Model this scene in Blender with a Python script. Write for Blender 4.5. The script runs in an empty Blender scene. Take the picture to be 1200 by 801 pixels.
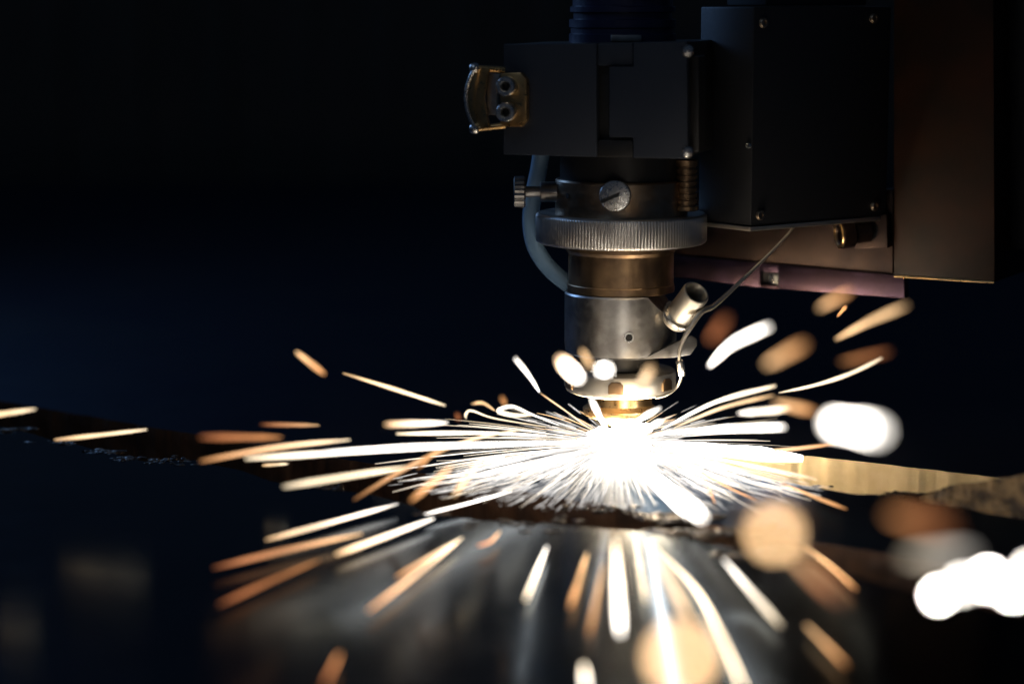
import bpy, bmesh, math, random
from mathutils import Vector, Matrix, noise
R = math.radians
random.seed(7)
MM = 0.001                      # everything below is written in millimetres
sc = bpy.context.scene
C = sc.collection

# ------------------------------------------------------------------ camera
PITCH = R(8.5); LENS = 80.0; FPX = 1200 * LENS / 36.0
CAM = Vector((-30.5, -655.0, 130.1))
FWD = Vector((0, math.cos(PITCH), -math.sin(PITCH)))
UP = Vector((0, math.sin(PITCH), math.cos(PITCH)))
FOCUS = 652.0; FSTOP = 6.5; APER = LENS / FSTOP
cd = bpy.data.cameras.new('camera'); cam = bpy.data.objects.new('camera', cd); C.objects.link(cam)
cam.location = CAM * MM; cam.rotation_euler = (R(90) - PITCH, 0, 0)
cd.lens = LENS; cd.sensor_width = 36; cd.clip_start = 0.005; cd.clip_end = 50
cd.dof.use_dof = True; cd.dof.focus_distance = FOCUS * MM; cd.dof.aperture_fstop = FSTOP
sc.camera = cam
# ------------------------------------------------------------------ light
sc.view_settings.view_transform = 'Standard'; sc.view_settings.look = 'None'
sc.view_settings.exposure = 0; sc.view_settings.gamma = 1
sc.view_settings.use_curve_mapping = False
w = bpy.data.worlds.new('World'); sc.world = w; w.use_nodes = True
w.node_tree.nodes['Background'].inputs[0].default_value = (0.32, 0.55, 1.0, 1)
w.node_tree.nodes['Background'].inputs[1].default_value = 0.026
def lamp(name, kind, loc, power, col, size, target=None):
    l = bpy.data.lights.new(name, kind); o = bpy.data.objects.new(name, l); C.objects.link(o)
    o.location = Vector(loc) * MM; l.energy = power; l.color = col
    if kind == 'AREA':
        l.shape = 'DISK'; l.size = size * MM
    else:
        l.shadow_soft_size = size * MM
    if target is not None:
        o.rotation_euler = (Vector(target) - Vector(loc)).to_track_quat('-Z', 'Y').to_euler()
    return o
WARM = (1.0, 0.86, 0.66)
lamp('spark_light', 'POINT', (8, -34, 12), 0.035, (1, 0.78, 0.5), 7)
lamp('workshop_light', 'AREA', (-420, 330, 330), 0.75, (0.26, 0.50, 1.0), 230, (0, 0, 60))
lamp('ceiling_light', 'AREA', (-330, -480, 620), 0.30, (0.6, 0.76, 1.0), 260, (10, 0, 80))
sc.cycles.use_denoising = True
sc.cycles.max_bounces = 6; sc.cycles.sample_clamp_indirect = 4.0

# ------------------------------------------------------------------ pixel helpers
def ray(px, py):
    return FWD + Vector((1, 0, 0)) * ((px - 600) / FPX) + UP * ((400.5 - py) / FPX)
def P(px, py, Y):               # point on the upright plane y = Y
    d = ray(px, py); return CAM + d * ((Y - CAM.y) / d.y)
def GP(px, py, z=0.0):          # point on the level plane at height z
    d = ray(px, py); return CAM + d * ((z - CAM.z) / d.z)
def D(px, py, depth):           # point at a given distance along the lens axis
    return CAM + ray(px, py) * depth
def Z(py, Y=0): return P(727, py, Y).z

# ------------------------------------------------------------------ materials
def mat(name, base, metal=0.0, rough=0.5, vary=0.0, bump=0.0, scale=150, stretch=(1, 1, 1), tint=None, spec=0.5, fine=0.0):
    m = bpy.data.materials.new(name); m.use_nodes = True
    nt = m.node_tree; n = nt.nodes; L = nt.links; b = n['Principled BSDF']
    b.inputs['Base Color'].default_value = (*base, 1); b.inputs['Metallic'].default_value = metal
    b.inputs['Roughness'].default_value = rough; b.inputs['Specular IOR Level'].default_value = spec
    tc = n.new('ShaderNodeTexCoord'); mp = n.new('ShaderNodeMapping'); mp.inputs['Scale'].default_value = stretch
    L.new(tc.outputs['Object'], mp.inputs['Vector'])
    nz = n.new('ShaderNodeTexNoise'); nz.inputs['Scale'].default_value = scale; nz.inputs['Detail'].default_value = 2.5
    nz.inputs['Roughness'].default_value = 0.62; L.new(mp.outputs[0], nz.inputs['Vector'])
    n2 = n.new('ShaderNodeTexNoise'); n2.inputs['Scale'].default_value = scale * 0.23; n2.inputs['Detail'].default_value = 4
    L.new(tc.outputs['Object'], n2.inputs['Vector'])
    if vary:
        mr = n.new('ShaderNodeMapRange'); mr.inputs['From Min'].default_value = 0.3; mr.inputs['From Max'].default_value = 0.7
        mr.inputs['To Min'].default_value = max(0.03, rough - vary); mr.inputs['To Max'].default_value = rough + vary
        L.new(nz.outputs['Fac'], mr.inputs['Value']); L.new(mr.outputs[0], b.inputs['Roughness'])
    if tint:
        rp = n.new('ShaderNodeMapRange'); rp.inputs['From Min'].default_value = 0.38; rp.inputs['From Max'].default_value = 0.62
        L.new(n2.outputs['Fac'], rp.inputs['Value'])
        mx = n.new('ShaderNodeMix'); mx.data_type = 'RGBA'
        mx.inputs['A'].default_value = (*base, 1); mx.inputs['B'].default_value = (*tint, 1)
        L.new(rp.outputs[0], mx.inputs['Factor']); L.new(mx.outputs['Result'], b.inputs['Base Color'])
    if bump:
        bp = n.new('ShaderNodeBump'); bp.inputs['Strength'].default_value = 1.0; bp.inputs['Distance'].default_value = bump * MM
        L.new(nz.outputs['Fac'], bp.inputs['Height']); L.new(bp.outputs[0], b.inputs['Normal'])
    return m
M = {}
M['black'] = mat('black_anodised', (0.018, 0.023, 0.034), 0.0, 0.50, 0.05, 0.004, 900, spec=0.35)
M['blackmetal'] = mat('blackened_steel', (0.04, 0.038, 0.036), 0.7, 0.42, 0.08, 0.004, 1500)
M['housing'] = mat('dark_painted_housing', (0.010, 0.010, 0.011), 0.0, 0.52, 0.06, 0.006, 1200)
M['steel'] = mat('machined_steel', (0.48, 0.46, 0.43), 1.0, 0.38, 0.08, 0.006, 700, (1, 1, 1), (0.31, 0.29, 0.27))
M['collar'] = mat('worn_steel_collar', (0.38, 0.31, 0.23), 1.0, 0.38, 0.08, 0.004, 500, (0.4, 0.4, 2.0), (0.26, 0.17, 0.10))
M['knurl'] = mat('knurled_steel', (0.78, 0.73, 0.66), 1.0, 0.36, 0.06, 0.0, 600)
M['bronze'] = mat('heat_stained_bronze', (0.40, 0.26, 0.14), 1.0, 0.42, 0.08, 0.003, 500, (1, 1, 0.3), (0.20, 0.13, 0.08))
M['brass'] = mat('brass', (0.60, 0.36, 0.14), 1.0, 0.32, 0.08, 0.0, 600, tint=(0.46, 0.30, 0.14))
M['chrome'] = mat('bright_steel', (0.66, 0.64, 0.60), 1.0, 0.28, 0.05, 0.0, 600)
M['satin'] = mat('satin_steel', (0.66, 0.60, 0.50), 1.0, 0.46, 0.06, 0.0, 600)
M['hose'] = mat('blue_grey_hose', (0.22, 0.36, 0.50), 0.0, 0.42, 0.08, 0.006, 900)
M['navy'] = mat('navy_rubber', (0.012, 0.015, 0.05), 0.0, 0.4, 0.1, 0.005, 900)
M['hole'] = mat('deep_black', (0.004, 0.004, 0.004), 0.0, 0.8)
M['bracket'] = mat('bracket_steel', (0.040, 0.024, 0.017), 0.8, 0.40, 0.08, 0.006, 500, tint=(0.024, 0.014, 0.011))
M['purple'] = mat('violet_tempered_steel', (0.09, 0.055, 0.08), 1.0, 0.38, 0.08, 0.006, 500, tint=(0.065, 0.04, 0.05))
M['cover'] = mat('brown_grey_cover', (0.022, 0.008, 0.003), 0.0, 0.42, 0.05, 0.004, 300, tint=(0.012, 0.006, 0.003), spec=0.11)
M['plate'] = mat('steel_sheet', (0.050, 0.062, 0.078), 1.0, 0.18, 0.03, 0.0, 60, (1, 1, 1), (0.040, 0.050, 0.064))
M['scale'] = mat('mill_scaled_sheet', (0.07, 0.08, 0.095), 1.0, 0.39, 0.01, 0.0, 70, tint=(0.06, 0.07, 0.092))
for k_, t_ in (('plate', (0.60, 0.635, 0.67)), ('scale', (0.30, 0.335, 0.40))):     # dull oxide film: weak mirror at a low angle
    M[k_].node_tree.nodes['Principled BSDF'].inputs['Specular Tint'].default_value = (*t_, 1)
M['cut'] = mat('flame_cut_edge', (0.62, 0.48, 0.26), 0.1, 0.6, 0.1, 0.03, 900, (1, 1, 0.6), (0.57, 0.43, 0.22))  # yellow spark light falling on the fresh cut is put into the base colour
M['rough'] = mat('rusty_rough_edge', (0.34, 0.215, 0.095), 0.1, 0.6, 0.15, 0.5, 900, tint=(0.06, 0.036, 0.018))
M['oldcut'] = mat('shaded_oxide_cut_edge', (0.10, 0.045, 0.02), 0.1, 0.6, 0.12, 0.25, 420, (1, 1, 0.28), (0.045, 0.022, 0.012))  # oxide brown, with the shade of the unlit slot wall mixed into the colour
M['slag'] = mat('dross', (0.10, 0.07, 0.045), 0.6, 0.40, 0.15, 0.3, 900, tint=(0.03, 0.025, 0.022))
M['bed'] = mat('sooty_bed', (0.012, 0.010, 0.009), 0.0, 0.8, 0.1, 0.5, 60)
M['wall'] = mat('dark_wall', (0.075, 0.075, 0.068), 0.0, 0.7, 0.1, 0.3, 8)
# incandescent metal: each streak carries its own heat along its length
ms = bpy.data.materials.new('incandescent_metal'); ms.use_nodes = True
nt = ms.node_tree; nt.nodes.clear()
o_ = nt.nodes.new('ShaderNodeOutputMaterial'); e_ = nt.nodes.new('ShaderNodeEmission'); a_ = nt.nodes.new('ShaderNodeAttribute')
a_.attribute_name = 'spark_glow'; nt.links.new(a_.outputs['Color'], e_.inputs['Color']); nt.links.new(e_.outputs[0], o_.inputs['Surface'])
e_.inputs['Strength'].default_value = 1.0
M['spark'] = ms
mf = ms.copy(); mf.name = 'incandescent_spray'; mf.cycles.emission_sampling = 'NONE'
M['spray'] = mf

# ------------------------------------------------------------------ mesh builder
class B:
    def __init__(s): s.v = []; s.f = []; s.h = []
    def add(s, vs, fs):
        o = len(s.v); s.v += [Vector(v) for v in vs]; s.f += [[i + o for i in f] for f in fs]; return s
    def bm(s, b):
        b.verts.index_update(); s.add([v.co.copy() for v in b.verts], [[v.index for v in f.verts] for f in b.faces]); b.free(); return s
    def solid(s, front, off, bev=0.3):
        """closed slab from a polygon (any winding) and an offset vector"""
        b = bmesh.new(); off = Vector(off)
        a = [b.verts.new(p) for p in front]; c = [b.verts.new(Vector(p) + off) for p in front]
        n = len(a); b.faces.new(a); b.faces.new(c[::-1])
        for i in range(n): b.faces.new((a[i], c[i], c[(i + 1) % n], a[(i + 1) % n]))
        bmesh.ops.recalc_face_normals(b, faces=b.faces)
        if bev: bmesh.ops.bevel(b, geom=b.edges[:], offset=bev, segments=2, profile=0.6, affect='EDGES')
        return s.bm(b)
    def lathe(s, prof, c, axis=(0, 0, 1), n=72, arc=None):
        """prof: (radius, height) pairs along axis from c"""
        ax = Vector(axis).normalized(); u = ax.orthogonal().normalized(); w_ = ax.cross(u); c = Vector(c)
        vs, fs = [], []
        for r, z in prof:
            for k in range(n):
                t = 2 * math.pi * k / n; vs.append(c + ax * z + (u * math.cos(t) + w_ * math.sin(t)) * r)
        m = len(prof)
        for j in range(m - 1):
            for k in range(n):
                fs.append((j * n + k, j * n + (k + 1) % n, (j + 1) * n + (k + 1) % n, (j + 1) * n + k))
        if prof[0][0] > 1e-6 and prof[0] != prof[-1]: fs.append(tuple(range(n - 1, -1, -1)))
        if prof[-1][0] > 1e-6 and prof[0] != prof[-1]: fs.append(tuple((m - 1) * n + k for k in range(n)))
        return s.add(vs, fs)
    def tube(s, pts, rad, n=10, heat=None):
        pts = [Vector(p) for p in pts]; m = len(pts); o = len(s.v)
        if not hasattr(rad, '__len__'): rad = [rad] * m
        vs, fs = [], []; pu = None
        for i, p in enumerate(pts):
            t = (pts[min(i + 1, m - 1)] - pts[max(i - 1, 0)]).normalized()
            u = t.orthogonal().normalized() if pu is None else (pu - t * pu.dot(t)).normalized()
            pu = u; v = t.cross(u)
            for k in range(n):
                a = 2 * math.pi * k / n; vs.append(p + (u * math.cos(a) + v * math.sin(a)) * rad[i])
                if heat: s.h.append(heat[i])
        for j in range(m - 1):
            for k in range(n): fs.append((j * n + k, j * n + (k + 1) % n, (j + 1) * n + (k + 1) % n, (j + 1) * n + k))
        fs.append(tuple(range(n - 1, -1, -1))); fs.append(tuple((m - 1) * n + k for k in range(n)))
        return s.add(vs, fs)
    def lump(s, c, r, sq=(1, 1, 1), amp=0.35, seed=0, sub=2):
        b = bmesh.new(); bmesh.ops.create_icosphere(b, subdivisions=sub, radius=1)
        for v in b.verts:
            d = v.co.normalized(); k = 1 + amp * noise.noise(d * 1.7 + Vector((seed * 3.1, seed * 1.7, 0))) + amp * 0.5 * noise.noise(d * 4 + Vector((0, seed, 5)))
            v.co = Vector(c) + Vector((d.x * sq[0], d.y * sq[1], d.z * sq[2])) * (r * k)
        return s.bm(b)
    def build(s, name, m, parent=None, smooth=40, base=None):
        org = Vector(base) if base is not None else (ORG[parent] if parent is not None else sum(s.v, Vector()) / len(s.v))
        me = bpy.data.meshes.new(name)
        me.from_pydata([((v - org) * MM)[:] for v in s.v], [], s.f); me.validate()
        me.materials.append(M[m] if isinstance(m, str) else m)
        if s.h:
            at = me.attributes.new('spark_glow', 'FLOAT_COLOR', 'POINT')
            for i, h in enumerate(s.h): at.data[i].color = (*h, 1)
        if smooth:
            me.polygons.foreach_set('use_smooth', [True] * len(me.polygons)); me.set_sharp_from_angle(angle=R(smooth))
        o = bpy.data.objects.new(name, me); C.objects.link(o); ORG[o] = org
        if parent is not None:
            o.parent = parent
            o.location = (org - ORG[parent]) * MM
        else:
            o.location = org * MM
        return o
ORG = {}
def thing(name, label, cat, base, group=None):
    o = bpy.data.objects.new(name, None); C.objects.link(o); o.location = Vector(base) * MM; ORG[o] = Vector(base)
    o.empty_display_size = 0.01
    return tag(o, label, cat, group)
def tag(o, label, cat, group=None):
    o['label'] = label; o['category'] = cat
    if group: o['group'] = group
    return o
def kind(o, k): o['kind'] = k; return o
def poly(pts, Yf, t, bev=0.3, nrm=None):
    """slab whose front face is a polygon of the upright plane(s) y = Yf(px)"""
    f = Yf if callable(Yf) else (lambda x: Yf)
    fr = [P(x, y, f(x)) for x, y in pts]
    return B().solid(fr, nrm if nrm is not None else (0, t, 0), bev)

# ================================================================== setting
b = B(); b.add([(-900, -560, -95), (900, -560, -95), (900, 1520, -95), (-900, 1520, -95)], [(0, 1, 2, 3)])
kind(b.build('ground', 'bed', smooth=0), 'structure')
wl = B().solid([(-900, 1500, -95), (900, 1500, -95), (900, 1500, 165), (-900, 1500, 165)], (0, 20, 0), 0)
wall = kind(wl.build('wall', 'wall', smooth=0), 'structure')
for i in range(15):
    x = -560 + i * 78
    B().solid([(x, 1492, -90), (x + 30, 1492, -90), (x + 30, 1492, 160), (x, 1492, 160)], (0, 8, 0), 2).build('rib', 'wall', wall)

# ------------------------------------------------------------------ the steel sheet being cut
THICK = 13.0
def resample(pts, step, jag, seed):
    out = []
    for i in range(len(pts) - 1):
        a, c = Vector(pts[i]), Vector(pts[i + 1]); n = max(1, int((c - a).length / step))
        nrm = Vector((-(c - a).y, (c - a).x, 0)).normalized()
        for k in range(n):
            p = a.lerp(c, k / n)
            j = noise.noise(p * 0.09 + Vector((seed, 0, 0))) * jag * 1.1 + noise.noise(p * 0.45 + Vector((0, seed, 0))) * jag * 0.7
            out.append(p + nrm * j)
    out.append(Vector(pts[-1])); return out
def sheet(name, cuts, rest, label, seed, jag=0.8, step=1.1, face='plate'):
    """cuts: flame-cut borders (points, material), rest: outer corners closing the outline"""
    es = [resample(c, step, jag, seed) for c, _ in cuts]; e = [p for l_ in es for p in l_]; n = len(e)
    top = B(); top.add([Vector((p.x, p.y, p.z)) for p in e] + [Vector(p) for p in rest], [tuple(range(n + len(rest)))])
    # orientation: make the top face look up
    vs = top.v; area = sum(vs[i].x * vs[(i + 1) % len(vs)].y - vs[(i + 1) % len(vs)].x * vs[i].y for i in range(len(vs)))
    if area < 0: top.f = [f[::-1] for f in top.f]
    sgn = 1 if area > 0 else -1
    root = tag(top.build(name, face, smooth=0, base=vs[0]), label, 'metal sheet')
    rows = 9
    for e1, (_, m_) in zip(es, cuts):
        wv, wf = [], []; n1 = len(e1)
        for i, p in enumerate(e1):
            t = (e1[min(i + 1, n1 - 1)] - e1[max(i - 1, 0)]).normalized(); nr = Vector((t.y, -t.x, 0)) * sgn      # outward
            for r in range(rows):
                q = r / (rows - 1)
                d = 0 if r == 0 else (0.35 * noise.noise(Vector((i * 0.22, r * 0.55, seed))) + 0.5 * noise.noise(Vector((i * 0.5, r * 0.25, seed + 9))) * q - 0.6 * q + 0.25)
                wv.append(p + nr * d + Vector((0, 0, -THICK * q)))
        for i in range(n1 - 1):
            for r in range(rows - 1):
                a = i * rows + r; f = (a, a + 1, a + rows + 1, a + rows); wf.append(f if sgn > 0 else f[::-1])
        B().add(wv, wf).build('cut_edge', m_, root, smooth=70)
    return root, e
G = GP
# sheet behind the long slot, with the slot being cut running into it from the right
cutR = [G(1420, 600), G(1260, 573), G(1150, 557), G(960, 535), G(860, 528), G(800, 522), G(768, 521), G(748, 526), G(756, 534), G(776, 541), G(796, 549), G(830, 548), G(858, 552),
        G(905, 563), G(950, 571), G(1000, 578), G(1050, 580), G(1090, 590), G(1200, 608), G(1500, 660)]
cutL = [G(1600, 742), G(1200, 676), G(950, 634), G(830, 613), G(750, 599), G(670, 586), G(549, 563), G(400, 537), G(237, 510), G(45, 477), G(-300, 418)]
rest = [Vector((-900, 300, 0)), Vector((-900, 1000, 0)), Vector((900, 1000, 0)), Vector((900, 60, 0))]
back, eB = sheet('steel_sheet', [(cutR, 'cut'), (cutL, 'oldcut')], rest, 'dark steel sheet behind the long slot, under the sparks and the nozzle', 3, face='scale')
cutF = [G(-300, 448), G(-60, 487), G(0, 499), G(26, 505), G(60, 515), G(100, 523), G(124, 530), G(170, 540), G(231, 539), G(280, 551), G(330, 566), G(381, 571), G(440, 580), G(468, 588), G(510, 604), G(585, 611),
        G(700, 618), G(795, 627), G(900, 652), G(1200, 722), G(1600, 810)]
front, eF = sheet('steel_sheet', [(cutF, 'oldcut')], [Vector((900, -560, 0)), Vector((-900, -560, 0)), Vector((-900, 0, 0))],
                  'glossy dark steel sheet in the foreground, mirroring the sparks', 17, 1.0)
# beads of dross along the borders
def dross(parent, spots, seed, name='dross'):
    rnd = random.Random(seed); d = B()
    for (px, py, r, k, spread) in spots:
        for i in range(int(k * 1.8)):
            x = px + rnd.gauss(0, spread); y = py + rnd.gauss(0, spread * 0.12)
            c = G(x, y); rr = r * rnd.uniform(0.25, 0.75)
            d.lump(c + Vector((0, 0, -rr * 0.2)), rr, (rnd.uniform(1.2, 2.6), 1.4, rnd.uniform(0.4, 0.7)), 0.8, rnd.random() * 50)
    return kind(d.build(name, 'slag', parent, smooth=55), 'stuff')
dross(front, [(20, 503, 1.6, 8, 10), (75, 518, 1.2, 9, 14), (122, 529, 1.4, 16, 9), (150, 537, 1.3, 14, 9), (200, 540, 1.2, 14, 18), (390, 571, 1.3, 8, 12), (505, 602, 1.4, 6, 8), (640, 614, 1.3, 14, 40), (790, 625, 2.2, 14, 25), (900, 652, 2.6, 12, 30)], 2)
dross(back, [(1062, 580, 2.2, 16, 9), (1040, 581, 1.2, 8, 6), (790, 606, 2.0, 14, 25), (880, 622, 2.6, 12, 25), (860, 553, 0.9, 4, 5), (955, 572, 0.8, 5, 12), (720, 596, 1.2, 10, 40), (1120, 594, 1.2, 8, 20)], 5)
# rough bar lying in the slot at the right
bar = B(); n = 90; rows = 7
pa, pb = G(1078, 585, 0.0), G(1340, 632, 0.0); ax = (pb - pa).normalized(); nn = Vector((ax.y, -ax.x, 0))
vs, fs = [], []
for i in range(n + 1):
    q = i / n; p = pa.lerp(pb, q); up = 0.6 + 10.6 * min(1.0, q * 2.1) ** 0.75 + 0.9 * noise.noise(Vector((q * 9, 2, 0))); hgt = up + 1.5
    ring = [(4.5, up * 0.6), (0, up)] + [(0, up - hgt * (r / (rows - 1))) for r in range(1, rows)] + [(4.5, up - hgt)]
    for k, (dy, z) in enumerate(ring):
        j = 0.55 * noise.noise(Vector((i * 0.45, k * 0.9, 3))) + 0.35 * noise.noise(Vector((i * 1.3, k * 1.7, 8)))
        vs.append(p + nn * (-dy + j) + Vector((0, 0, z + j * 0.5)))
    m = len(ring)
for i in range(n):
    for k in range(m): fs.append((i * m + k, i * m + (k + 1) % m, (i + 1) * m + (k + 1) % m, (i + 1) * m + k))
fs += [tuple(range(m)), tuple(n * m + k for k in range(m - 1, -1, -1))]
tag(bar.add(vs, fs).build('offcut_bar', 'rough', smooth=60), 'rough rusty-brown offcut bar lying in the slot at the right edge', 'offcut')

# ================================================================== cutting head
AX = P(727, 400, 0).x
head = thing('laser_cutting_head', 'laser cutting head with knurled ring and brass nozzle above the sparks', 'cutting head', (AX, 0, Z(495)))
k4 = 0.2462                                    # mm per pixel at the head axis
def LT(name, m, prof, n=96, smooth=35, parent=head):
    """turned part: (radius in px, pixel row) pairs"""
    return B().lathe([(r * k4, Z(y) - Z(500)) for r, y in prof], (AX, 0, Z(500)), n=n).build(name, m, parent, smooth)
# bellows tube on top
LT('upper_tube', 'navy', [(62, 52), (62, 40), (60, 39), (60, 33), (62, 32), (62, 23), (57, 22), (57, 15), (61, 14), (61, 8), (58, 7), (58, -2), (61, -3), (61, -20), (58, -22), (58, -60)])
poly([(716, 41), (752, 41), (752, 49), (716, 49)], -17, 4, 0.4).build('clamp_tab', 'steel', head)
# block
YB = lambda x: -20 - (x - 590) * 0.07
nb = Vector((0.27, 1, 0)).normalized()
poly([(594, 52), (806, 49), (808, 184), (594, 179)], lambda x: YB(x) + 4, 0, 0.5, nb * 44).build('block_body', 'blackmetal', head)
pl = poly([(590, 52), (699, 51), (699, 184), (590, 181)], YB, 0, 0.35, nb * 4).build('block_panel', 'black', head)
dr = poly([(714, 78), (742, 78), (742, 50), (805, 48.5), (806, 186), (742, 185), (742, 161), (714, 161)], YB, 0, 0.35, nb * 4).build('cover_panel', 'black', head)
poly([(699.5, 52), (741.5, 51), (741.5, 77), (699.5, 77)], lambda x: YB(x) + 1.3, 0, 0.3, nb * 3).build('filler_plate', 'black', head)
poly([(699.5, 164), (741.5, 164), (741.5, 184), (699.5, 184)], lambda x: YB(x) + 1.3, 0, 0.3, nb * 3).build('filler_plate', 'blackmetal', head)
poly([(806.5, 66), (819, 66), (819, 178), (806.5, 178)], lambda x: YB(x) + 5, 0, 0.3, nb * 10).build('side_strip', 'blackmetal', head)
for y in (60, 178):
    B().lathe([(0.1, -1.2), (1.2, -1.0), (1.7, -0.3), (1.7, 2)], P(806, y, YB(806) + 0.5), (0, 1, 0), 20).build('screw', 'chrome', head)
# latch at the left of the block
lat = poly([(586, 86), (610, 85), (617, 93), (617, 141), (611, 149), (586, 148)], lambda x: YB(x) - 3, 0, 0.4, nb * 3).build('latch_plate', 'brass', head)
for y in (101, 131):
    s_ = B().lathe([(1.1, 1.6), (1.1, -2.6), (1.5, -3.2), (2.4, -3.2), (2.7, -2.8), (2.7, 1.0)], P(594, y, YB(594) - 4), (0.15, 1, 0), 28).build('socket_screw', 'chrome', lat)
    B().lathe([(1.15, -1.2), (1.15, 0)], P(594, y, YB(594) - 4), (0.15, 1, 0), 16).build('socket', 'hole', lat)
poly([(569, 86), (586, 87), (583, 100), (582, 117), (583, 133), (585, 135), (569, 135), (571, 118)], lambda x: YB(x) - 2.5, 0, 0.3, nb * 2).build('latch_spring', 'steel', head)
arc = []
for i in range(15):
    t = -1 + 2 * i / 14; arc.append((557 - 12 * (1 - t * t) + 1, 115 + 37 * t))
sh = arc + [(574, 150), (571, 140), (567, 115), (571, 90), (574, 80)]
poly(sh, lambda x: YB(x) - 5 + 0.02 * (570 - x) ** 1 * 4, 0, 0.3, nb * 2).build('latch_cover', 'brass', head)
B().tube([P(x, y, YB(x) - 5.4) for x, y in arc], [0.55] * len(arc), 10).build('latch_rim', 'chrome', head)
for y0, yy in ((80, 82), (151, 147)):
    B().tube([P(557, y0, YB(557) - 4), P(592, yy, YB(592) - 2)], 0.9, 10).build('latch_pin', 'brass', head)
    B().lump(P(556, y0, YB(557) - 4.4), 1.5, amp=0.1).build('pin_head', 'chrome', head)
# neck, collar, screw
LT('neck', 'blackmetal', [(72, 213), (72, 176)])
LT('collar', 'collar', [(70, 252), (76, 251.5), (77.5, 250), (77.5, 211), (76, 209), (70, 208.5)])
ys = -77.5 * k4
scp = P(721, 229, ys - 0.6); na = Vector((-0.08, -1, 0.02)).normalized()
sw = B().lathe([(4.4, -1.5), (4.5, 1.1), (4.2, 1.6), (3.6, 1.75)], scp, na, 48).build('slotted_screw', 'chrome', head)
sx = Vector((math.cos(R(24)), 0, math.sin(R(24)))); sz = Vector((-math.sin(R(24)), 0, math.cos(R(24))))
q = scp + na * 1.62
B().solid([q - sx * 4.3 - sz * 0.5, q + sx * 4.3 - sz * 0.5, q + sx * 4.3 + sz * 0.5, q - sx * 4.3 + sz * 0.5], na * 0.22, 0).build('screw_slot', 'hole', sw)
a_ = math.asin((663 - 727) / 77.5 * 1.0)
B().lathe([(0.01, 0), (0.8, 0), (0.8, 0.1)], Vector((AX + 77.6 * k4 * math.sin(a_), -77.6 * k4 * math.cos(a_), Z(226))), (math.sin(a_), -math.cos(a_), 0), 16).build('pin_hole', 'hole', head)
# thumb screw at the left
ts = B(); cz = Z(224); prof = []
tv, tf, nk = [], [], 40
for xx, rr in ((602, 3.6), (603, 4.3), (614, 4.4), (616, 4.0)):
    for k in range(nk):
        a = 2 * math.pi * k / nk; r2 = rr * (1 + (0.035 if k % 2 else -0.02))
        tv.append(Vector((P(xx, 224, -2).x, -2 + r2 * math.cos(a), cz + r2 * math.sin(a))))
for j in range(3):
    for k in range(nk): tf.append((j * nk + k, j * nk + (k + 1) % nk, (j + 1) * nk + (k + 1) % nk, (j + 1) * nk + k))
tf += [tuple(range(nk)), tuple(3 * nk + k for k in range(nk - 1, -1, -1))]
ths = ts.add(tv, tf).build('thumb_screw', 'steel', head, 20)
xl = P(616, 224, -2).x
B().lathe([(1.6, 0), (1.6, 4.2), (2.7, 4.2), (2.9, 4.6), (2.9, 9)], (xl, -2, cz), (1, 0, 0), 32).build('screw_stem', 'steel', ths)
# ribbed adjuster at the right
adj = []
for i in range(7):
    y = 188 + i * 7.2; adj += [(12.5, y), (12.5, y + 3.6), (10.8, y + 4.2), (10.8, y + 6.8)]
adj = [(10, 184), (13, 185)] + adj + [(14, 238), (14, 243), (10, 244)]
B().lathe([(r * k4, Z(y) - Z(240)) for r, y in adj[::-1]], (P(804, 240, -9).x, -9, Z(240)), n=40).build('ribbed_adjuster', 'bronze', head)
# knurled ring with real ridges
kr, kf = [], []; NK = 640
for (r, y, kn) in ((74, 250, 0), (97.5, 249, 0), (99.5, 250.5, 0), (100, 252, 1), (100, 280, 1), (99.4, 282, 0), (97, 283.5, 0), (70, 284, 0)):
    for k in range(NK):
        a = 2 * math.pi * k / NK; rr = r * k4 + (0.12 if (k % 4) in (0, 1) else -0.12) * kn
        kr.append(Vector((AX + rr * math.cos(a), rr * math.sin(a), Z(y))))
for j in range(7):
    for k in range(NK): kf.append(((j + 1) * NK + k, (j + 1) * NK + (k + 1) % NK, j * NK + (k + 1) % NK, j * NK + k))
B().add(kr, kf).build('knurled_ring', 'knurl', head, 30)
# bronze barrel and steel body
LT('barrel', 'bronze', [(60, 341), (63, 340), (63, 332), (62, 331), (62, 296), (65, 292), (65, 280)])
bm_ = bmesh.new(); tmp = B().lathe([(r * k4, Z(y) - Z(500)) for r, y in ((52, 413), (62, 412.5), (65, 410), (66, 400), (66, 343), (64.5, 341), (40, 340.5))], (AX, 0, Z(500)), n=96)
vv = [bm_.verts.new(v) for v in tmp.v]; [bm_.faces.new([vv[i] for i in f]) for f in tmp.f]
pc = P(757, 343, -12); pn = Vector((0.80, -0.16, 0.66)).normalized()
rr_ = bmesh.ops.bisect_plane(bm_, geom=bm_.verts[:] + bm_.edges[:] + bm_.faces[:], plane_co=pc, plane_no=pn, clear_outer=True)
bmesh.ops.holes_fill(bm_, edges=[e for e in bm_.edges if e.is_boundary])
body = B().bm(bm_).build('nozzle_body', 'steel', head, 30)
ph = Vector((P(737, 383, -16).x, -66.1 * k4, Z(386)))
B().lathe([(0.01, 0), (1.0, 0), (1.0, 0.1)], ph, (0.1, -1, 0), 20).build('pin_hole', 'hole', body)
B().lathe([(1.0, 0.02), (1.05, 0.16), (1.45, 0.16), (1.5, 0.0), (1.0, 0.02)], ph, (0.1, -1, 0), 24).build('hole_rim', 'chrome', body)
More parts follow.
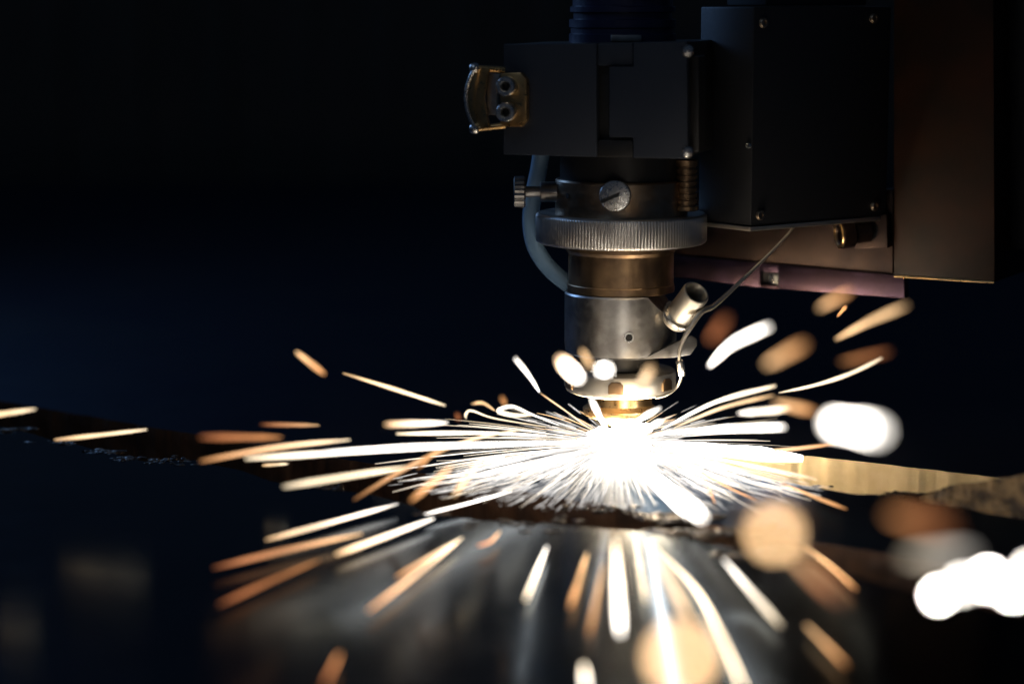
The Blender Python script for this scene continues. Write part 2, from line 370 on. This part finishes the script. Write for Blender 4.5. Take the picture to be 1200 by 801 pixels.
# connector socket standing out of the sloping face
cb = P(795, 371, -11); ca = Vector((0.40, -0.62, 0.70)).normalized()
con = B().lathe([(3.0, 6.0), (3.0, 11.1), (3.3, 11.5), (3.7, 11.5), (4.0, 11.1), (4.0, -2), (3.0, -2)], cb, ca, 48).build('connector_socket', 'satin', head, 40)
B().lathe([(3.02, 6.2), (0.02, 6.2)], cb, ca, 32).build('socket_floor', 'hole', con)
u_ = ca.cross(Vector((0, 1, 0))).normalized(); sd = (u_ * -0.25 + Vector((0.55, -0.8, 0.0))); sd = (sd - ca * sd.dot(ca)).normalized()
B().lathe([(0.02, 0.05), (1.1, 0.05), (1.1, 0.0)], cb + ca * 8.0 + sd * 4.0, sd, 20).build('side_hole', 'hole', con)
B().lathe([(3.9, 1.2), (5.0, 1.2), (5.2, 0.9), (5.2, 0.2), (3.9, 0.2), (3.9, 1.2)], cb, ca, 48).build('washer', 'chrome', con)
# side tab with the wire clamp
poly([(752, 421), (792, 401), (810, 393), (817, 397), (817, 405), (809, 416), (790, 419)], lambda x: -15 + (x - 752) * 0.06, 2.0, 0.4).build('wire_tab', 'steel', head)
# nozzle
LT('nozzle_neck', 'blackmetal', [(44, 445), (44, 430), (46, 428), (46, 408)])
bm_ = bmesh.new(); tmp = B().lathe([(r * k4, Z(y) - Z(500)) for r, y in ((38, 459), (58, 458.5), (63.5, 456), (66, 451), (66, 436), (65, 433), (62.5, 431.5), (44, 430))], (AX, 0, Z(500)), n=96)
vv = [bm_.verts.new(v) for v in tmp.v]; [bm_.faces.new([vv[i] for i in f]) for f in tmp.f]
nut = B().bm(bm_).build('nozzle_nut', 'satin', head, 30)
for a in range(0, 360, 60):
    t = R(a - 97); c = Vector((AX + 64 * k4 * math.cos(t), 64 * k4 * math.sin(t), 0)); s2 = Vector((-math.sin(t), math.cos(t), 0)); o2 = Vector((math.cos(t), math.sin(t), 0))
    za, zb = Z(451), Z(437)
    pts = [c + s2 * (-2.2) + Vector((0, 0, za)), c + s2 * 2.2 + Vector((0, 0, za)), c + s2 * 2.2 + Vector((0, 0, zb - 1)), c + s2 * 1.2 + Vector((0, 0, zb)), c - s2 * 1.2 + Vector((0, 0, zb)), c - s2 * 2.2 + Vector((0, 0, zb - 1))]
    B().solid(pts, o2 * 0.9, 0.2).build('spanner_lug', 'bronze', nut)
LT('nozzle_tip', 'brass', [(8, 499), (11, 499), (17, 495), (34, 488), (42, 485), (44, 482), (44, 477), (41, 475), (38, 472), (38, 455)])
# hose and wire
def smooth_path(pts, n=8):
    pts = [Vector(p) for p in pts]; out = []
    for i in range(len(pts) - 1):
        p0, p1, p2, p3 = pts[max(i - 1, 0)], pts[i], pts[i + 1], pts[min(i + 2, len(pts) - 1)]
        for k in range(n):
            t = k / n
            out.append(0.5 * ((2 * p1) + (p2 - p0) * t + (2 * p0 - 5 * p1 + 4 * p2 - p3) * t * t + (3 * p1 - p0 - 3 * p2 + p3) * t ** 3))
    out.append(pts[-1]); return out
B().tube(smooth_path([P(636, 165, 9), P(632, 195, 10), P(626, 225, 11), P(622, 258, 12), P(627, 288, 11), P(642, 312, 9), P(662, 330, 6), P(685, 345, 4)]), 2.5, 16).build('hose', 'hose', head, 60)
wire = smooth_path([P(934, 258, 8), P(926, 271, 4), P(905, 294, -2), P(876, 322, -8), P(838, 357, -15), P(822, 365, -18), P(808, 385, -19.5), P(799, 402, -20), P(796, 420, -20), P(799, 436, -18.5), P(794, 452, -16), P(782, 462, -17.5), P(768, 466, -18)])
nw = len(wire)
B().tube(wire, [0.42 + 0.5 * math.exp(-((i / nw - 0.42) / 0.14) ** 2) for i in range(nw)], 12).build('sensor_wire', 'satin', head, 60)
B().lathe([(0.9, -2.4), (1.15, -2), (1.15, 2), (0.9, 2.4)], P(798, 431, -19.2), P(799, 438, -18.7) - P(796, 422, -20), 16).build('wire_ferrule', 'chrome', head)

# ================================================================== housing and bracket at the right
N_, L_, R_ = P(880, 265, -10), P(818, 258.5, 8), P(1039, 250, 24)
zb = N_.z; zt = P(880, 8, -10).z
def quad(ins, z):
    c = [Vector((N_.x, N_.y, z)), Vector((R_.x, R_.y, z)), Vector((R_.x + L_.x - N_.x, R_.y + L_.y - N_.y, z)), Vector((L_.x, L_.y, z))]
    m = sum(c, Vector()) / 4
    return [p + (m - p).normalized() * ins for p in c]
hs = thing('motor_housing', 'square black motor housing with corner screws, right of the cutting head', 'housing', (quad(0, zb)[0] + quad(0, zb)[2]) / 2)
B().solid(quad(0, zb), (0, 0, zt - zb), 0.7).build('shell', 'housing', hs)
B().solid(quad(-0.4, zb - 1.5), (0, 0, 1.3), 0.3).build('bottom_plate', 'satin', hs)
B().solid(quad(8, zt + 0.3), (0, 0, 8), 0.6).build('top_cap', 'housing', hs)
nf = (R_ - N_).cross(Vector((0, 0, 1))).normalized(); nf = -nf if nf.y > 0 else nf
nl = (L_ - N_).cross(Vector((0, 0, 1))).normalized(); nl = -nl if nl.x > 0 else nl
def onface(a, e, n_, f, z, r=1.5, m='chrome'):
    c = Vector((a.x, a.y, 0)).lerp(Vector((e.x, e.y, 0)), f); c.z = z
    return B().lathe([(0.6, 0.5), (0.7, 0.9), (r * 0.85, 0.9), (r, 0.4), (r, -1)], c, n_, 20).build('screw', m, hs)
for f, dz in ((0.06, 3.0), (0.90, 3.0), (0.06, zt - zb - 4.5), (0.86, zt - zb - 3.5)): onface(N_, R_, nf, f, zb + dz, 1.5, 'collar')
onface(N_, L_, nl, 0.05, zb + (zt - zb) * 0.37, 0.8)
# bracket
YK = lambda x: 60 - (x - 790) * 0.135
nk_ = (P(1060, 330, YK(1060)) - P(790, 330, YK(790))).cross(Vector((0, 0, 1))).normalized(); nk_ = nk_ if nk_.y > 0 else -nk_
br = thing('mounting_bracket', 'steel mounting bracket with violet lower lip under the black motor housing', 'bracket', P(930, 340, YK(930)))
poly([(790, 225), (1046, 222), (1046, 324), (877, 309), (790, 302)], YK, 0, 0.3, nk_ * 5).build('back_plate', 'bracket', br)
def lip(pts): return poly(pts, lambda x: YK(x) - 1.2, 0, 0.2, nk_ * 4)
lip([(787, 299), (877, 307), (890, 308.2), (890, 336.2), (877, 335), (787, 324)]).build('lip', 'purple', br)
lip([(890.2, 308.2), (912, 310), (912, 319), (890.2, 318)]).build('lip', 'purple', br)
lip([(912.2, 310), (1059, 323), (1060, 349.5), (912.2, 338)]).build('lip', 'purple', br)
lip([(890.2, 333.5), (911.8, 335), (911.8, 338), (890.2, 336.2)]).build('lip', 'purple', br)
poly([(889, 316), (913, 317), (913, 336), (889, 335)], lambda x: YK(x) + 1.4, 0, 0, nk_ * 1.0).build('window_backing', 'hole', br)
poly([(901, 320), (911, 320.5), (911, 334), (901, 333)], lambda x: YK(x) + 0.8, 0, 0.2, nk_ * 0.8).build('window_latch', 'chrome', br)
# slotted clamp plate and its cap screw
YC = lambda x: YK(x) - 5
cp = poly([(1000, 254), (1039, 251), (1040, 290.5), (1000, 291)], YC, 0, 0.3, nk_ * 4.5).build('clamp_plate', 'bracket', br)
sl = [(1012 + 9 * math.cos(a), 272 + 12 * math.sin(a)) for a in [math.pi / 2 + math.pi * i / 10 for i in range(11)]] + [(1020 + 9 * math.cos(a), 270 + 12 * math.sin(a)) for a in [-math.pi / 2 + math.pi * i / 10 for i in range(11)]]
poly(sl, lambda x: YC(x) - 0.15, 0, 0, nk_ * 0.3).build('clamp_slot', 'hole', br)
sa = P(983, 275, YC(983) - 7); sd_ = (P(1018, 271, YC(1018) - 0.5) - sa)
cs = B().lathe([(2.4, 3.5), (2.4, 0.4), (2.8, 0), (3.9, 0), (4.4, 0.5), (4.4, 4), (3.6, 4.6), (3.2, 5), (3.2, sd_.length)], sa, sd_, 36).build('cap_screw', 'bracket', br)
B().lathe([(3.0, -0.05), (3.2, -0.22), (4.1, -0.22), (4.3, 0.0), (3.0, -0.05)], sa, sd_, 36).build('screw_rim', 'brass', cs)
B().lathe([(2.42, 3.2), (0.02, 3.2)], sa, sd_, 24).build('socket', 'hole', cs)
# cover panel far right
YV = lambda x: YK(x) - 2.2
cv = thing('cover_panel', 'large brown-black cover panel behind the motor housing at the upper right', 'cover', P(1100, 330, YK(1100)))
poly([(1047, -60), (1164, -60), (1166, 331), (1047, 323.5)], YV, 0, 0.6, nk_ * 60).build('panel', 'cover', cv)
B().tube([P(1048, 323.6, YV(1048) - 0.2), P(1165, 331, YV(1165) - 0.2)], 0.35, 8).build('bottom_rim', 'brass', cv)
poly([(1168, -60), (1300, -60), (1300, 300), (1168, 292)], lambda x: YK(x) + 14, 0, 0.5, nk_ * 40).build('side_box', 'hole', cv)

# ================================================================== sparks
def coc_depth(c, far=False):
    i = 1 / FOCUS + (-1 if far else 1) * c / (FPX * APER); return 1 / i
COL = {'white': (1.0, 0.93, 0.84), 'cream': (1.0, 0.80, 0.54), 'tan': (1.0, 0.62, 0.31), 'orange': (1.0, 0.44, 0.16), 'red': (1.0, 0.33, 0.13)}
def spark(label, pts, width, c0, c1, glow, cat='spark', far=False, group=None, name='spark', taper=0.6):
    """pts: (px, py, blur px) from root to tip; width: streak width px (geometry); c0, c1: colours at root and tip; glow: seen brightness root, tip"""
    dp, cs = [], []
    for x, y, c in pts:
        d = coc_depth(c, far); r_ = ray(x, y)
        if not far: d = min(d, (2.0 - CAM.z) / r_.z)          # never below the sheet
        dp.append(D(x, y, d)); cs.append(max(1.0, FPX * APER * abs(1 / d - 1 / FOCUS)))
    path = smooth_path(dp, 7) if len(dp) > 1 else dp
    n = len(path); b = B(); sd0 = (sum(map(ord, label)) % 97) * 1.37
    a, z = Vector(COL[c0]), Vector(COL[c1]); rad, heat = [], []
    if n == 1:
        d = coc_depth(cs[0], far); r = width * d / FPX / 2; k = glow[0] * ((cs[0] + width) / width) ** 2
        b.lump(dp[0], r, amp=0.12, seed=len(label), sub=2); b.h = [tuple(a * k)] * len(b.v)
    else:
        for i in range(n):
            q = i / (n - 1); j = q * (len(pts) - 1); j0 = min(int(j), len(pts) - 2); c = cs[j0] + (cs[j0 + 1] - cs[j0]) * (j - j0)
            dd = (path[i] - CAM).dot(FWD); wv = width * (taper + (1 - taper) * min(1, q * 1.6))
            wv *= 1 + 0.28 * noise.noise(Vector((q * 5.0, sd0, 0)))
            if taper < 1: wv *= (0.45 + 0.55 * min(1, q * 4)) * (0.5 + 0.5 * min(1, (1 - q) * 4))
            rad.append(wv * dd / FPX / 2)
            k = (glow[0] + (glow[1] - glow[0]) * q) * (c + wv) / wv * (1 + 0.5 * noise.noise(Vector((q * 3.5, sd0, 7)))) * (0.3 + 0.7 * min(1, q * 4)) * (0.3 + 0.7 * min(1, (1 - q) * 4.5))
            heat.append(tuple(a.lerp(z, q) * k))
        b.tube(path, rad, 8, heat)
    return tag(b.build(name, 'spark', smooth=60), label, cat, group or 'large spark trails')
S = spark
# --- right of the nozzle, above
S('curved white-hot spark streak rising right of the connector socket', [(832, 428, 11), (858, 403, 14), (900, 383, 20)], 8, 'white', 'white', (3, 2.2))
S('wide blurred brown-orange spark right of the curved white streak', [(898, 427, 26), (942, 403, 30)], 9, 'tan', 'orange', (0.55, 0.35))
S('tan spark streak rising to the right below the bracket corner', [(980, 397, 9), (1020, 376, 14), (1062, 358, 20)], 6, 'tan', 'tan', (0.75, 0.35))
S('soft orange spark crossing the violet bracket lip', [(960, 361, 20), (996, 341, 22)], 7, 'tan', 'orange', (0.5, 0.3))
S('tiny sharp orange spark under the violet bracket lip', [(981, 371, 2), (992, 358, 2)], 4, 'orange', 'orange', (0.9, 0.8))
S('dim brown blurred spark above the thin curved cream streak', [(985, 424, 20), (1042, 412, 22)], 6, 'orange', 'red', (0.16, 0.08))
S('thin curved cream spark streak ending high at the right', [(913, 460, 2), (955, 451, 3), (995, 438, 4), (1033, 420, 6)], 4, 'cream', 'cream', (1.6, 0.9))
S('dim reddish blurred spark beside the connector socket', [(832, 398, 26), (852, 372, 28)], 8, 'red', 'red', (0.2, 0.12))
S('long cream spark streak fanning up right from the cutting point', [(775, 503, 1), (838, 471, 3), (908, 452, 6)], 5, 'white', 'cream', (3, 1.3))
S('tan spark streak just under the long cream streak', [(790, 501, 2), (845, 478, 4), (906, 463, 7)], 4, 'cream', 'tan', (1.2, 0.45))
S('short cream spark streak left of the big white capsule glow', [(866, 484, 9), (924, 479, 11)], 6, 'white', 'cream', (2.0, 1.2))
S('soft orange spark touching the big white capsule glow', [(908, 472, 18), (955, 482, 20)], 7, 'tan', 'orange', (0.6, 0.4))
S('round-ended white spark streak pointing right at nozzle height', [(768, 508, 2), (840, 503, 8), (918, 500, 14)], 5, 'white', 'white', (4, 3))
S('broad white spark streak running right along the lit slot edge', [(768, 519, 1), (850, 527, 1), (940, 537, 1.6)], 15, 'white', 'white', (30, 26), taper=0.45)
S('second white spark streak beside the broad white one', [(775, 527, 1), (850, 533, 1.5), (935, 541, 3)], 4, 'white', 'cream', (6, 3))
S('big white capsule-shaped blurred spark right of the nozzle', [(977, 496, 40), (1002, 500, 44), (1028, 505, 48)], 18, 'white', 'white', (5, 5), taper=1)
S('thin orange spark streak just below the big white capsule', [(835, 531, 2), (915, 527, 3), (985, 519, 4)], 4, 'cream', 'orange', (1.2, 0.6))
S('orange-brown spark streak crossing the dark below the lit slot edge', [(915, 565, 2), (955, 582, 4), (992, 596, 5)], 4, 'tan', 'orange', (0.7, 0.35))
S('thin orange spark streak below the slot tip', [(815, 549, 1), (850, 569, 1), (887, 586, 2)], 2, 'tan', 'orange', (0.9, 0.4))
S('thin curved orange spark dropping below the slot tip', [(808, 543, 1), (826, 562, 1), (838, 590, 1)], 1.6, 'tan', 'orange', (0.9, 0.5))
S('fat white spark streak shooting down right from the burst', [(757, 548, 4), (790, 578, 14), (822, 605, 26)], 9, 'white', 'white', (14, 6))
S('white spark streak left of the fat white one', [(752, 556, 4), (778, 580, 8), (806, 606, 12)], 5, 'white', 'white', (4, 2))
# --- lower right
S('large round tan glow of a blurred spark below the lit slot edge', [(908, 624, 74)], 26, 'tan', 'tan', (0.62, 0.62))
S('brown halo of a blurred spark behind the round tan glow', [(888, 605, 72), (925, 612, 80)], 16, 'orange', 'orange', (0.16, 0.12))
S('wide dim brown blurred capsule below the rough offcut bar', [(1042, 603, 48), (1115, 618, 55)], 14, 'orange', 'red', (0.22, 0.09))
S('wide dim brown blurred streak below the round tan glow', [(928, 652, 34), (985, 700, 46)], 10, 'tan', 'red', (0.30, 0.10))
S('hair-thin tan spark line edging the dim brown streak', [(943, 640, 2), (975, 664, 2), (1003, 690, 2)], 1.4, 'tan', 'orange', (0.8, 0.4))
blob = [(1100, 697, 50, 12, 3), (1128, 684, 56, 12, 0.9), (1158, 678, 58, 12, 3), (1187, 690, 56, 12, 3.4), (1208, 672, 62, 12, 1.1)]
names = ['leftmost', 'second from the left', 'middle one', 'second from the right', 'rightmost']
for (x, y, c, wd, g), nm in zip(blob, names):
    S('blurred white molten drop, %s of five at the lower right edge' % nm, [(x, y, c)], wd, 'white', 'white', (g, g), 'molten drop', group='white molten drops at the lower right', name='molten_drop')
S('pale grey blurred spark cloud above the white molten drops', [(1060, 652, 50), (1135, 650, 60)], 12, 'cream', 'white', (0.16, 0.24))
S('grey-white spark streak below the fat white one', [(848, 655, 14), (882, 695, 16), (915, 733, 18)], 6, 'white', 'cream', (1.0, 0.45))
S('long cream spark streak running off the bottom edge', [(768, 640, 8), (815, 690, 10), (845, 745, 10), (872, 808, 10)], 5, 'cream', 'cream', (0.9, 1.3))
S('faint tan spark streak between two cream streaks at the bottom', [(772, 652, 20), (808, 726, 24)], 8, 'cream', 'tan', (0.8, 0.45))
S('brightest broad white streak straight below the cutting point', [(721, 632, 18), (724, 690, 21), (727, 742, 24)], 7, 'cream', 'white', (1.1, 2.2))
S('slim cream streak right of the broad white one', [(744, 625, 8), (750, 665, 9), (757, 705, 10)], 5, 'cream', 'cream', (1.1, 0.6))
S('dim brown vertical streak left of the broad white one', [(707, 660, 12), (690, 745, 14)], 5, 'tan', 'orange', (0.4, 0.18))
S('tan spark streak left below the cutting point', [(688, 648, 6), (678, 680, 7), (668, 712, 8)], 5, 'tan', 'orange', (0.7, 0.4))
S('short cream streak slanting down left onto the glossy sheet', [(641, 640, 3), (628, 672, 4), (616, 702, 5)], 4, 'white', 'cream', (1.4, 1.0))
S('large tan ball of a blurred spark at the bottom edge', [(797, 770, 92)], 30, 'tan', 'tan', (0.72, 0.72))
S('short white streak at the bottom edge left of the tan ball', [(684, 778, 14), (687, 808, 14)], 6, 'cream', 'white', (0.9, 1.1))
S('dim tan streak at the lower right of the tan ball', [(945, 732, 6), (968, 755, 8), (992, 780, 10)], 4, 'tan', 'orange', (0.4, 0.2))
S('dim brown streak at the bottom edge far left', [(398, 765, 8), (380, 803, 9)], 4, 'orange', 'red', (0.3, 0.12))
# --- lower left
S('longest of two tan streaks pointing down left over the glossy sheet', [(541, 630, 5), (488, 672, 6), (432, 715, 7)], 4, 'cream', 'orange', (1.1, 0.5))
S('shorter of two tan streaks pointing down left over the glossy sheet', [(534, 634, 5), (500, 655, 6), (465, 676, 7)], 4, 'cream', 'orange', (0.8, 0.35))
S('bright cream streak at the left of the glossy sheet', [(508, 607, 5), (452, 628, 8), (394, 649, 10)], 6, 'white', 'tan', (2.0, 0.9))
S('pale tan streak above the bright cream one at left', [(466, 590, 4), (390, 611, 6), (312, 632, 8)], 5, 'white', 'tan', (1.3, 0.6))
S('orange streak fading left below the pale tan one', [(424, 625, 6), (340, 643, 8), (250, 665, 10)], 5, 'tan', 'red', (0.75, 0.12))
S('dull red-brown streak lowest at the left', [(374, 656, 8), (318, 680, 9), (257, 708, 10)], 5, 'orange', 'red', (0.16, 0.16))
S('wide grey-tan streak along the slot at left', [(476, 547, 8), (405, 558, 10), (332, 570, 11)], 6, 'cream', 'cream', (0.9, 0.6))
S('curved brown streak arching over the slot', [(610, 503, 2), (545, 517, 4), (480, 546, 6), (415, 585, 8)], 5, 'cream', 'orange', (1.4, 0.25))
S('wide orange-tan streak dipping into the slot', [(530, 546, 10), (482, 586, 12)], 6, 'tan', 'orange', (0.75, 0.6))
S('wide cream-tan streak beside the white fan', [(562, 540, 8), (532, 580, 11)], 6, 'cream', 'tan', (1.0, 0.7))
S('tan bow-shaped streak above the wide orange one', [(530, 523, 5), (505, 533, 6), (490, 548, 7)], 6, 'tan', 'orange', (0.6, 0.4))
S('long bright white streak reaching left from the cutting point', [(690, 517, 1), (600, 520, 3), (500, 523, 6), (380, 530, 9)], 6, 'white', 'white', (4, 2.5))
S('white streak tip at the far end of the long bright streak', [(500, 525, 4), (400, 530, 7), (288, 537, 9)], 5, 'white', 'cream', (2.4, 1.4))
S('cream streak fading to orange at its left end', [(410, 515, 6), (330, 523, 8), (235, 540, 10)], 5, 'cream', 'orange', (1.2, 0.35))
S('short dim orange streak above the cream one', [(374, 498, 5), (305, 497, 7)], 4, 'tan', 'red', (0.5, 0.1))
S('dull orange blurred streak at the slot corner', [(330, 512, 10), (235, 512, 14)], 6, 'orange', 'red', (0.32, 0.2))
S('thick short cream streak left of the curls', [(524, 495, 6), (452, 497, 10)], 6, 'white', 'tan', (2.0, 0.9))
S('straight white streak under the thick short cream one', [(640, 510, 1), (560, 507, 3), (465, 508, 5)], 4, 'white', 'cream', (3, 1.6))
S('short orange spark standing alone high at the left', [(347, 412, 9), (380, 438, 10)], 5, 'tan', 'orange', (0.8, 0.6))
S('slanting cream streak high at the left of the nozzle', [(402, 437, 4), (460, 455, 4), (522, 475, 4)], 4, 'tan', 'cream', (0.8, 1.5))
S('white drop-shaped streak left of the nozzle nut', [(632, 459, 3), (620, 440, 5), (604, 420, 8)], 4, 'white', 'white', (2.6, 1.6))
S('thin orange trail below the white drop-shaped streak', [(692, 503, 1), (664, 482, 1), (634, 461, 2)], 2, 'cream', 'tan', (1.4, 1.0))
S('tan streak at the far left edge above the slot', [(42, 479, 7), (-14, 487, 7)], 5, 'cream', 'tan', (0.75, 0.7))
S('tan streak lying over the slot near the left edge', [(172, 503, 5), (120, 509, 5), (64, 515, 5)], 4, 'cream', 'tan', (1.0, 0.75))
S('small pale glint under the cream streak at left', [(338, 543, 4), (307, 545, 4)], 3, 'cream', 'tan', (0.7, 0.5))
S('long thin white line skimming the sheet in front of the fan', [(600, 575, 1), (550, 589, 1), (498, 602, 2)], 2, 'white', 'white', (1.8, 1.3))
S('small bent reddish spark on the glossy sheet', [(586, 622, 1), (575, 634, 1), (560, 639, 2)], 2.5, 'tan', 'red', (0.7, 0.4))
# --- in front of the head
S('white capsule-shaped spark in front of the nozzle nut', [(656, 420, 20), (667, 432, 21), (678, 443, 20)], 9, 'tan', 'white', (1.3, 7))
S('round white spark in front of the nozzle nut', [(708, 431, 23), (708, 435, 23)], 10, 'white', 'white', (9, 9), taper=1)
S('orange-tan spark tucked between two white ones at the nozzle', [(682, 410, 13), (693, 430, 14)], 6, 'tan', 'tan', (0.55, 0.6))
S('tan blurred spark in front of the dark nozzle neck', [(750, 452, 17), (764, 430, 18)], 8, 'cream', 'tan', (0.7, 0.6))
S('white tapering streak touching the left of the nozzle tip', [(714, 508, 2), (703, 488, 4), (692, 466, 6)], 6, 'white', 'white', (4, 2))
S('white streak touching the right of the nozzle tip', [(738, 500, 2), (755, 488, 4), (773, 478, 6)], 6, 'white', 'white', (4, 2))
S('white streak end below the right of the nozzle tip', [(748, 506, 2), (764, 498, 4), (776, 493, 6)], 6, 'white', 'white', (4, 2.4))
# curls left of the nozzle
S('hooked pale spark curl, farthest left of the curls', [(640, 500, 1), (580, 490, 1), (553, 481, 2), (546, 485, 3), (546, 490, 3)], 3, 'cream', 'cream', (1.4, 1.1))
S('orange hooked spark above the pale curl', [(580, 481, 2), (566, 472, 3), (553, 473, 4)], 4, 'tan', 'tan', (0.8, 0.6))
S('white looping spark beside the nozzle fan', [(655, 498, 1), (620, 484, 2), (600, 476, 3), (584, 481, 4), (600, 486, 4), (622, 486, 3)], 4, 'white', 'cream', (2.2, 1.6))
S('small orange smudge above the looping spark', [(592, 474, 8), (588, 465, 9)], 5, 'orange', 'orange', (0.4, 0.3))
S('dim brown smudge left of the hooked spark', [(535, 484, 8), (538, 492, 8)], 5, 'red', 'red', (0.18, 0.12))

# --- the burst itself
core = B(); core.lump((0.5, -6, 4.2), 5.0, (1.75, 1.5, 0.85), 0.75, 4, 4); core.h = [(190, 150, 104)] * len(core.v)
tag(core.build('plasma_core', 'spark', smooth=60), 'blinding white core of the burst under the nozzle tip', 'plasma')
rnd = random.Random(11)
def trail(az, el, r0, r1, grav, z0=3.0):
    d = Vector((math.cos(az) * math.cos(el), math.sin(az) * math.cos(el), math.sin(el))); pts = []
    for i in range(6):
        r = r0 + (r1 - r0) * i / 5; p = Vector((0, -4, z0)) + d * r - Vector((0, 0, grav * r * r))
        if p.z < 0.25: p.z = 0.25 + abs(p.z - 0.25) * 0.15
        pts.append(p)
    return pts
def fine_label(kind_, p):
    dx = p[-1].x - p[0].x; dy = p[-1].y - p[0].y; long_ = 'long' if (p[-1] - p[0]).length > (28 if kind_ == 'low' else 20 if kind_ == 'side' else 11) else 'short'
    if kind_ == 'low':
        w_ = 'left part of the fan' if dx < -0.9 * abs(dy) else 'right part of the fan' if dx > 0.45 * abs(dy) else 'middle of the fan'
        return '%s fine white spark skimming the sheet in the %s' % (long_, w_)
    side = 'left' if dx < 0 else 'right'
    return ('%s fine spark streaking low to the %s of the burst' if kind_ == 'side' else '%s fine spark curving upward %s of the nozzle tip') % (long_, side)
def fine(kind_):
    if kind_ == 'low':
        az = R(rnd.uniform(-155, -38)); el = R(rnd.uniform(-2, 4)); r0 = rnd.uniform(8, 48); r1 = r0 + rnd.uniform(14, 46); r1 = min(r1, rnd.uniform(70, 88)); g = 0.0006; wd = rnd.uniform(0.08, 0.28)
        h = rnd.uniform(1.6, 3.6); cl = (1.0, 0.95, 0.9)
    elif kind_ == 'side':
        az = R(180 + rnd.gauss(0, 22)) if rnd.random() < 0.58 else R(rnd.gauss(-4, 24)); el = R(rnd.gauss(5, 6)); r0 = rnd.uniform(4, 25); r1 = r0 + rnd.uniform(8, 34); g = 0.001; wd = rnd.uniform(0.08, 0.24)
        h = rnd.choice((2.2, 1.4, 0.9)); cl = COL[rnd.choice(('white', 'white', 'cream'))]
    else:
        az = R(rnd.choice((180, 180, 0)) + rnd.gauss(0, 45)); el = R(rnd.uniform(12, 34)); r0 = rnd.uniform(3, 16); r1 = r0 + rnd.uniform(5, 18); g = rnd.uniform(0.002, 0.009); wd = rnd.uniform(0.1, 0.28)
        h = rnd.choice((2.2, 1.2)); cl = COL[rnd.choice(('white', 'cream', 'tan'))]
    pts = trail(az, el, r0, r1, g); cl = Vector(cl); t2 = Vector(COL['cream' if kind_ != 'up' else 'tan'])
    return pts, [wd * k / 2 for k in (0.35, 0.8, 1, 1, 0.9, 0.45)], [tuple(cl.lerp(t2, i / 5 * 0.7) * h * (1.2 - 0.09 * i)) for i in range(6)]
for kind_, cnt in (('low', 170), ('side', 62), ('up', 35)):
    for i in range(cnt):
        p, r, h = fine(kind_)
        tag(B().tube(p, r, 6, h).build('fine_spark', 'spray', smooth=60), fine_label(kind_, p), 'spark', 'fine sparks: ' + fine_label(kind_, p))
sp = B()
for i in range(2300):
    if i % 3 == 0:
        az = R(-90 + rnd.gauss(0, 70)); el = R(abs(rnd.gauss(0, 10))); r0 = abs(rnd.gauss(0, 11)) + 3; r1 = r0 + rnd.uniform(3, 14); wd = rnd.uniform(0.08, 0.26)
    else:
        az = R(rnd.uniform(-150, -42)); el = R(rnd.uniform(-3, 2.5)); r0 = abs(rnd.gauss(0, 38)) + 4; r1 = min(r0 + rnd.uniform(6, 26), rnd.uniform(70, 84)); wd = rnd.uniform(0.08, 0.22)
        if r1 < r0 + 2: continue
    hh = Vector((1.0, 0.95, 0.9)) * rnd.uniform(0.6, 1.7)
    p = trail(az, el, r0, r1, 0.001)[::2]
    sp.tube(p, [wd * 0.3, wd * 0.5, wd * 0.2], 4, [tuple(hh)] * 3)
kind(tag(sp.build('spark_spray', 'spray', smooth=0), 'dense white spray of tiny sparks around the cutting point', 'sparks'), 'stuff')
